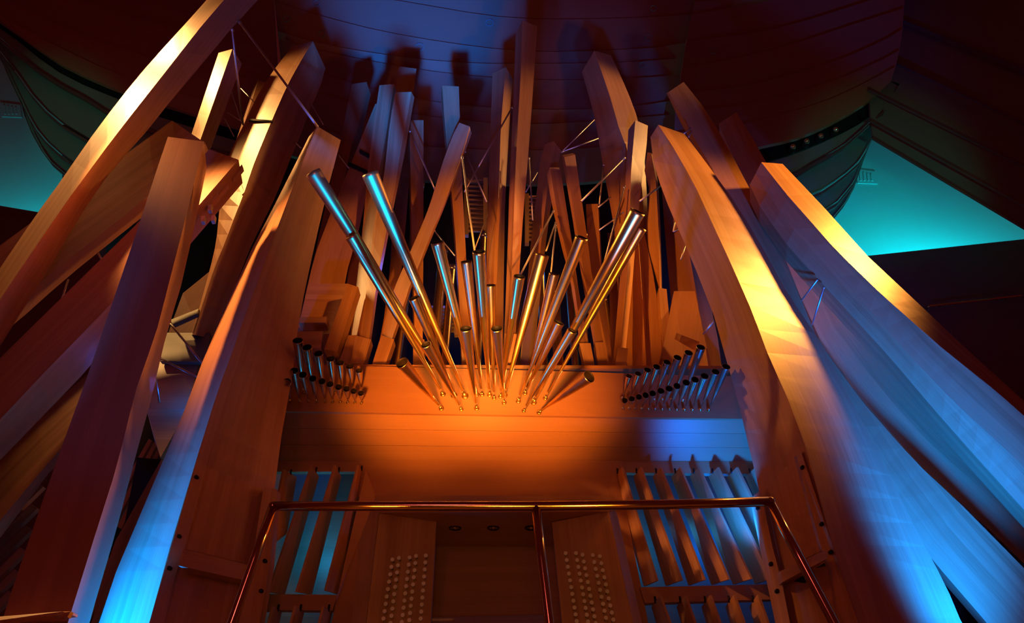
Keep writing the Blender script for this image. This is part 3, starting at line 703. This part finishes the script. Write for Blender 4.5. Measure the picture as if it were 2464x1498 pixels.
for row, L_, zf, r, Ym in small:
    n = len(L_)
    for i, (f, m_) in enumerate(L_):
        big = (n - 1 - i) / (n - 1) if 'left' in row else i / (n - 1)
        trumpet('small_trumpet', zf(*f), zf(*m_), r * (0.78 + 0.34 * big), 8.99, 8.72 - (8.72 - Ym) * (0.25 + 0.75 * big), 'tin',
                f'small metal trumpet, {ORD[i]} from the left in the {row}', 'small trumpets on the board', False, 12)

# ---------------------------------------------------------------- wall below: panel, shutters, console
wl = struct('wall_front', P(1180, 1200, 9.5))
slab('panel', [(868,1106,9.58),(1500,1108,9.58),(1520,1195,9.5),(855,1195,9.5)], 0.1, 'panel', wl, 0)
slab('panel', [(640,1106,9.6),(868,1106,9.6),(880,1134,9.6),(640,1134,9.6)], 0.1, 'panel', wl, 0)
slab('panel', [(1478,1108,9.6),(1840,1108,9.6),(1840,1140,9.6),(1478,1136,9.6)], 0.1, 'panel', wl, 0)
slab('stile', [(880,1130,9.5),(905,1195,9.45),(852,1498,8.9),(835,1600,8.8),(770,1600,8.8),(797,1498,8.9),(812,1430,8.95)], 0.12, 'panel', wl, 1)
slab('stile', [(1476,1130,9.5),(1500,1195,9.45),(1560,1498,8.9),(1580,1600,8.8),(1520,1600,8.8),(1470,1260,9.2),(1462,1200,9.45)], 0.12, 'panel', wl, 1)
slab('rail', [(625,1428,8.95),(812,1430,8.95),(800,1468,8.9),(612,1466,8.9)], 0.12, 'panel', wl, 0)
slab('rail', [(1540,1412,8.95),(1880,1404,8.95),(1890,1440,8.9),(1552,1450,8.9)], 0.12, 'panel', wl, 0)
def z5(x, y): return (540 + x / 2.784, 960 + y / 2.784)
def zr(x, y): return (1220 + x / 2.784, 960 + y / 2.784)
def vane(label, ftop, fbot, btop, bbot, Yt, Yb, w, group):
    """one swell shutter: front edge ftop->fbot, back edge btop->bbot"""
    t = thing('swell_shutter', P(*fbot, Yb), label, 'shutter', group)
    A0, A1 = P(*ftop, Yt - .22), P(*fbot, Yb - .22); B0, B1 = P(*btop, Yt + .12), P(*bbot, Yb + .12)
    o = Vector((w, 0, 0))
    V = [A0, B0, B1, A1, A0 + o, B0 + o, B1 + o, A1 + o]
    U = [(0, 0), (.3, 0), (.3, 2), (0, 2), (.05, 0), (.35, 0), (.35, 2), (.05, 2)]
    F = [(0,1,2,3), (7,6,5,4), (0,4,5,1), (1,5,6,2), (2,6,7,3), (3,7,4,0)]
    mesh_obj('blade', V, F, 'fir', t, U)
    lathe('pivot', (B0 + A0) / 2 + Vector((0, 0, .06)), (B0 + A0) / 2 - Vector((0, 0, .02)), [(0, .015), (1, .015)], 'bolt', t, 8)
lv = [((400,470),(290,1000),(485,520),(420,900)), ((590,440),(300,1290),(635,520),(405,1310)), ((745,440),(488,1290),(785,520),(587,1308)), ((900,440),(682,1280),(935,500),(772,1308))]
for i, (a, b, c, d) in enumerate(lv):
    vane(f'tall slanted swell shutter left of the console, {ORD[i]} from the left', z5(*a), z5(*b), z5(*c), z5(*d), 9.55, 9.0, -0.03, 'tall left swell shutters')
rt = [(765,890),(890,0),(1025,0),(1155,0),(1280,0),(1408,0),(1535,0),(1660,0)]
rft = [768,893,1027,1157,1282,1410,1537,1662]; rbt = [715,845,975,1100,1225,1350,1475,1597]
rfb = [1000,1165,1318,1480,1632,1770,1900,2020]; rbb = [915,1062,1214,1368,1512,1660,1790,1910]
for i in range(8):
    vane(f'tall slanted swell shutter right of the console, {ORD[i]} from the console', zr(rft[i], 455), zr(rfb[i], 1215 - i*3), zr(rbt[i], 520), zr(rbb[i], 1252 - i*3), 9.55, 9.0, 0.03, 'tall right swell shutters')
for i, (x, b) in enumerate(((480, 380), (670, 590), (330, 215))):
    vane(f'low swell shutter below the left rail, {["middle one", "nearest the console", "nearest the corner pipe"][i]}', z5(x, 1385), z5(x - 60, 1620), z5(x + 55, 1430), z5(x, 1640), 8.9, 8.7, -0.03, 'low left swell shutters')
for i, x in enumerate((1022, 1190, 1357, 1517, 1677)):
    vane(f'low swell shutter below the right rail, {ORD[i]} from the console', zr(x, 1318 - i*3), zr(x + 110, 1620), zr(x - 55, 1390), zr(x + 20, 1640), 8.9, 8.7, 0.03, 'low right swell shutters')
# chamber box behind the shutters
slab('chamber_wall', [(560,1120,10.9),(960,1120,10.9),(960,1650,10.9),(560,1650,10.9)], 0.1, 'pine', wl, 0)
slab('chamber_wall', [(1430,1120,10.9),(1960,1120,10.9),(1960,1650,10.9),(1430,1650,10.9)], 0.1, 'pine', wl, 0)
lamp('swell_lamp_left', P(745, 1290, 10.2), (0.0, 0.28, 0.62), 26, 0.15)
lamp('swell_lamp_right', P(1560, 1280, 10.2), (0.0, 0.28, 0.62), 14, 0.15)
lamp('swell_lamp_far_right', P(1740, 1250, 10.2), BLUE, 34, 0.15)
lamp('platform_fill', P(430, 930, 8.9), BLUE, 8, 0.1)  # lamp added to turn the platform boards blue

blocker_base = [(-3.84,8.15,0),(-3.78,8.15,0),(-3.78,9.6,0),(-3.84,9.6,0)]  # unseen board, added to keep blue footlight spill off the cove
mesh_obj('side_board', blocker_base + [(x, y, 7.0) for x, y, z in blocker_base], [(0,1,2,3),(7,6,5,4),(0,4,5,1),(1,5,6,2),(2,6,7,3),(3,7,4,0)], 'panel', wl, [(y, z) for x, y, z in blocker_base] + [(y, 7.0) for x, y, z in blocker_base])
con = thing('organ_console', P(1190, 1600, 8.8), 'dark console niche with two stop jambs under the brass fan', 'organ console')
slab('canopy_front', [(901,1192,8.45),(1478,1192,8.45),(1470,1230,8.4),(908,1233,8.4)], 0.1, 'panel', con, 0)
slab('soffit', [(908,1234,8.42),(1470,1231,8.42),(1335,1313,9.8),(1046,1313,9.8)], 0.06, 'panel', con, 0, (0, 0, 1))
slab('back_panel', [(1030,1300,9.85),(1340,1300,9.85),(1365,1620,9.5),(1020,1620,9.5)], 0.08, 'fir_dark', con, 0)
lj = slab('stop_jamb', [(911,1234,8.41),(1050,1254,8.75),(1036,1498,8.72),(1030,1600,8.7),(862,1600,8.38),(880,1498,8.4)], 0.1, 'fir', con, 1)
rj = slab('stop_jamb', [(1328,1256,8.75),(1466,1229,8.41),(1524,1498,8.1),(1545,1600,8.0),(1362,1600,8.3),(1353,1498,8.4)], 0.1, 'fir', con, 1)
slab('jamb_post', [(901,1200,8.43),(912,1232,8.38),(880,1498,8.35),(865,1600,8.3),(825,1600,8.5),(846,1498,8.55),(862,1310,8.6)], 0.1, 'fir', con, 1)
slab('jamb_post', [(1468,1200,8.43),(1486,1240,8.6),(1545,1498,8.3),(1570,1600,8.2),(1540,1600,8.0),(1523,1498,8.08),(1466,1232,8.38)], 0.1, 'fir', con, 1)
slab('music_desk', [(1040,1484,9.0),(1320,1478,9.0),(1330,1500,8.6),(1036,1506,8.6)], 0.04, 'fir', con, 0, (0, 0, -1))
for x in (1095, 1187, 1278):
    c = P(x, 1268, 9.0)
    dl = lathe('downlight', c + Vector((0,0,.05)), c - Vector((0,0,.02)), [(0,.09),(.9,.09),(1,.085),(1,.07),(.5,.06)], 'bolt', con, 16)
    lathe('bulb', c + Vector((0,0,.05)), c - Vector((0,0,.035)), [(0,.02),(.4,.036),(.8,.03),(1,0)], 'glass', dl, 10)
def knobs(cols, zf, YA, jamb):
    for (x0, y0, x1, y1, n) in cols:
        for i in range(n):
            px, py = zf(x0 + (x1 - x0) * i / (n - 1), y0 + (y1 - y0) * i / (n - 1))
            Y = YA(px, py); c = P(px, py, Y - 0.10); b = c + Vector((0, 0.11, 0)); r = 4.3 / FPX * Y * 1.05
            lathe('stop_knob', b, c, [(0, r*.45), (.7, r*.45), (.75, r), (1, r), (1, 0)], 'ebony', jamb, 10, False, ['ebony', 'ivory'], [0, 0, 1, 1])
def yl(px, py): return 8.41 + (px - (911 - (py-1234)*.117)) / 145 * 0.33
def yr(px, py): return 8.75 - (py-1256)*.00145 - (px - (1328 + (py-1256)*.103)) / 150 * 0.34
knobs([(1125,1072,1065,1468,9),(1168,1062,1112,1498,10),(1240,1058,1188,1492,10),(1283,1048,1238,1478,10),(1349,1045,1314,1468,10)], z5, yl, lj)
knobs([(393,1030,467,1485,11),(462,1030,543,1488,11),(506,1040,594,1498,11),(575,1042,663,1462,10),(622,1050,712,1474,10)], zr, yr, rj)

# brass rail in front of the console
rl = thing('brass_railing', P(1290, 1600, 6.0), 'polished brass rail across the front of the console', 'railing')
tube('top_bar', [P(657,1217,6.0), P(900,1217,6.0), P(1290,1217,6.0), P(1600,1213,6.0), P(1853,1206,6.0)], 0.045, 'rail', rl, 14)
tube('end_leg', [P(657,1217,6.0), P(612,1345,6.0), P(552,1515,6.0), P(520,1600,6.0)], 0.043, 'rail', rl, 14)
tube('end_leg', [P(1853,1206,6.0), P(1925,1345,6.0), P(2010,1505,6.0), P(2060,1600,6.0)], 0.043, 'rail', rl, 14)
tube('post', [P(1290,1219,6.0), P(1303,1345,6.0), P(1322,1500,6.0), P(1334,1600,6.0)], 0.045, 'rail', rl, 14)
for x, y in ((657,1217),(1853,1206)):
    c = P(x, y, 6.0); lathe('elbow', c - Vector((.047,0,0)), c + Vector((.047,0,0)), [(0,.0),(.1,.03),(.3,.044),(.5,.047),(.7,.044),(.9,.03),(1,0)], 'rail', rl, 14)

# ---------------------------------------------------------------- lower left and right platforms
pl = thing('side_platform', P(430, 990, 9.5), 'blue lit platform of boards between the left great pipes', 'platform')
slab('deck_board', [(412,768,9.6),(478,742,9.6),(474,754,9.4),(412,782,9.4)], 0.1, 'pine', pl)
slab('deck_board', [(395,800,9.9),(505,800,9.9),(500,870,9.5),(385,868,9.5)], 0.1, 'pine', pl)
slab('brace_board', [(440,705,9.9),(520,640,10.0),(480,800,9.9),(405,800,9.9)], 0.1, 'fir_dark', pl)
slab('deck_board', [(340,868,9.7),(480,860,9.7),(450,985,9.2),(352,982,9.2)], 0.1, 'fir_dark', pl)
slab('front_board', [(352,982,9.2),(452,984,9.2),(386,1100,9.1),(372,1060,9.1)], 0.1, 'fir', pl)
lg = thing('slatted_grille', P(330, 1200, 9.3), 'dark slatted grille between the purple pipe and the left corner pipe', 'grille')
for i in range(5):
    x = 318 + i * 17; y = 1085 + i * 8
    slab('slat', [(x + 40 - i*4, y - 30, 9.3), (x + 48 - i*4, y - 26, 9.3), (x - 60, y + 170, 9.1), (x - 70, y + 165, 9.1)], 0.08, 'fir', lg, 1)
slab('frame', [(330,1100,9.25),(392,1105,9.25),(300,1330,8.9),(232,1498,8.7),(215,1498,8.7),(290,1310,8.9)], 0.06, 'dark', lg)
slab('side_board', [(388,1105,8.9),(396,1110,8.8),(330,1260,8.7),(232,1500,8.6),(205,1500,8.8),(278,1300,8.9)], 0.1, 'fir_pale', lg, 2)
lg2 = thing('slatted_grille', P(40, 1450, 9.3), 'dark slatted grille in the lower left corner', 'grille')
for i in range(6):
    slab('slat', [(90 - i*14, 1160 + i*52, 9.4),(104 - i*14, 1170 + i*52, 9.4),(-60 - i*14, 1330 + i*52, 9.3),(-70 - i*14, 1318 + i*52, 9.3)], 0.08, 'fir_dark', lg2, 1)
ct = thing('foot_ledge', P(80, 1485, 6.0), 'thin orange ledge at the foot of the purple front pipe', 'ledge')
slab('ledge_board', [(-20,1484,5.95),(150,1470,5.9),(170,1470,5.95),(168,1476,5.9),(-20,1494,5.9)], 0.12, 'fir_pale', ct)
slab('cleat', [(150,1474,5.88),(170,1470,5.88),(162,1484,5.88),(142,1485,5.88)], 0.05, 'fir_pale', ct)
rg = thing('slatted_grille', P(2350, 1450, 9.6), 'dark slatted grille between the blue right pipes', 'grille')
for i in range(7):
    slab('slat', [(2320 + i*22, 1230 + i*30, 9.7),(2352 + i*22, 1240 + i*30, 9.6),(2356 + i*22, 1254 + i*30, 9.6),(2322 + i*22, 1246 + i*30, 9.7)], 0.08, 'fir_dark', rg)
slab('frame', [(2230,1340,9.9),(2480,1300,9.9),(2480,1560,9.7),(2330,1560,9.7)], 0.06, 'dark', rg)

# ---------------------------------------------------------------- steel rods
rods = [
 ((558,68),(585,300),7.6,10.2,2.6,'thin blue steel rod hanging from the tall glowing pipe, left one of two'),
 ((574,50),(764,305),7.6,7.9,2.8,'long blue steel rod from the tall glowing pipe to the left corner pipe'),
 ((556,220),(580,292),10.4,10.4,1.3,'short dim rod beside the short pale pipe'),
 ((548,271),(578,290),10.4,10.4,1.3,'short blue rod low beside the short pale pipe'),
 ((580,213),(612,246),10.6,10.6,1.3,'dim rod left of the orange curved pipe top'),
 ((540,285),(563,328),10.4,10.4,1.3,'dim blue rod under the short pale pipe'),
 ((748,250),(778,300),9.9,9.9,1.5,'short blue rod right of the orange curved pipe'),
 ((713,345),(724,356),9.6,9.6,1.5,'tiny blue rod left of the left corner pipe top'),
 ((815,373),(840,405),9.8,9.8,1.6,'blue rod between the corner pipe and the orange board pipe'),
 ((986,314),(1052,470),9.6,9.6,2.0,'blue tipped rod right of the pale striped pipe'),
 ((1233,257),(1152,400),9.6,9.6,2.0,'rod running up to the tallest centre pipe'),
 ((1152,400),(1117,462),9.7,9.7,1.7,'rod below the one reaching the tallest pipe'),
 ((1112,377),(1142,604),9.4,8.3,2.2,'bright rod behind the glowing centre trumpet'),
 ((1119,364),(1171,486),9.8,9.8,2.0,'rod crossing behind the diagonal pipe top'),
 ((1045,555),(1094,615),9.9,9.9,1.8,'rod behind the trumpet with the thin blue streak'),
 ((1141,603),(1173,516),9.7,9.7,1.5,'thin rod rising right from the glowing trumpet'),
 ((1273,380),(1282,530),9.9,9.9,1.6,'upright rod right of the tallest pipe'),
 ((1265,462),(1293,415),9.9,9.9,1.6,'short rod between the tallest pipe and the dark layered pipe'),
 ((1503,380),(1399,484),9.5,9.5,2.4,'pale rod rising to the two faced pipe'),
 ((1596,442),(1539,484),9.4,9.4,2.2,'blue rod between the two faced pipe and right corner pipe'),
 ((1453,396),(1442,492),9.7,9.7,1.8,'upright blue rod left of the tall tan pipe'),
 ((1469,474),(1439,499),9.6,9.6,1.8,'short pale rod beside the short reddish pipe'),
 ((1500,511),(1441,554),9.6,9.6,1.8,'purple rod above the rightmost blue trumpet'),
 ((1503,448),(1455,626),9.5,9.3,1.9,'long dark rod leaning left of the rightmost trumpet'),
 ((1332,507),(1252,662),9.6,8.0,2.0,'rod rising from the slim centre right trumpet'),
 ((1337,535),(1314,604),9.6,8.6,1.8,'rod rising from the dark open bell'),
 ((1338,540),(1326,655),9.6,8.8,1.8,'rod rising from the dull brown right trumpet'),
 ((1350,367),(1430,288),9.9,9.9,1.5,'upper thin rod from the dark layered pipe to the tan pipe'),
 ((1353,365),(1440,333),9.9,9.9,1.7,'lower blue rod from the dark layered pipe to the tan pipe'),
 ((1627,515),(1620,557),9.5,9.5,1.7,'short blue rod left of the right corner pipe'),
 ((1652,582),(1638,624),9.5,9.5,1.7,'second short blue rod left of the right corner pipe'),
 ((1620,557),(1640,549),9.5,9.5,1.4,'tiny crossing rod left of the right corner pipe'),
 ((1717,773),(1692,803),8.6,8.9,2.2,'bright blue rod meeting the right corner pipe above the small trumpets'),
 ((1967,672),(1929,722),8.3,8.9,2.0,'blue rod under the purple right pipe, upper one'),
 ((1983,690),(1954,781),8.3,9.0,2.0,'blue rod under the purple right pipe, lower one'),
 ((1662,308),(1645,322),8.7,8.7,1.6,'small blue rod behind the right corner pipe top'),
 ((1664,316),(1657,330),8.7,8.7,1.6,'tiny blue rod behind the right corner pipe top'),
 ((236,608),(245,626),8.4,8.4,2.4,'tiny blue rod between the two left diagonal pipes'),
 ((164,673),(149,718),8.4,8.2,2.4,'short blue rod between the two left diagonal pipes'),
 ((408,776),(488,874),8.8,8.3,2.6,'blue rod left of the left corner pipe, upper one'),
 ((386,862),(474,906),8.8,8.3,2.2,'blue rod left of the left corner pipe, lower one'),
 ((375,912),(384,968),8.8,9.0,2.2,'short upright blue rod on the left platform'),
 ((970,705),(1000,620),10.2,10.2,2.6,'blue rod seen between the two left long trumpets')]
for a, b, Ya, Yb, r, lab in rods:
    A, B = P(*a, Ya), P(*b, Yb); f = A.y * cT + (A.z - CAMZ) * sT; rr = r / FPX * f
    t = thing('steel_rod', B, lab, 'rod', 'steel bracing rods')
    lathe('bar', A, B, [(0, rr), (1, rr)], 'steel', t, 8)
    if (Vector(a) - Vector(b)).length > 60:
        lathe('end_fitting', A, A.lerp(B, .03), [(0, rr * 1.5), (.8, rr * 1.5), (1, rr)], 'steel', t, 8)
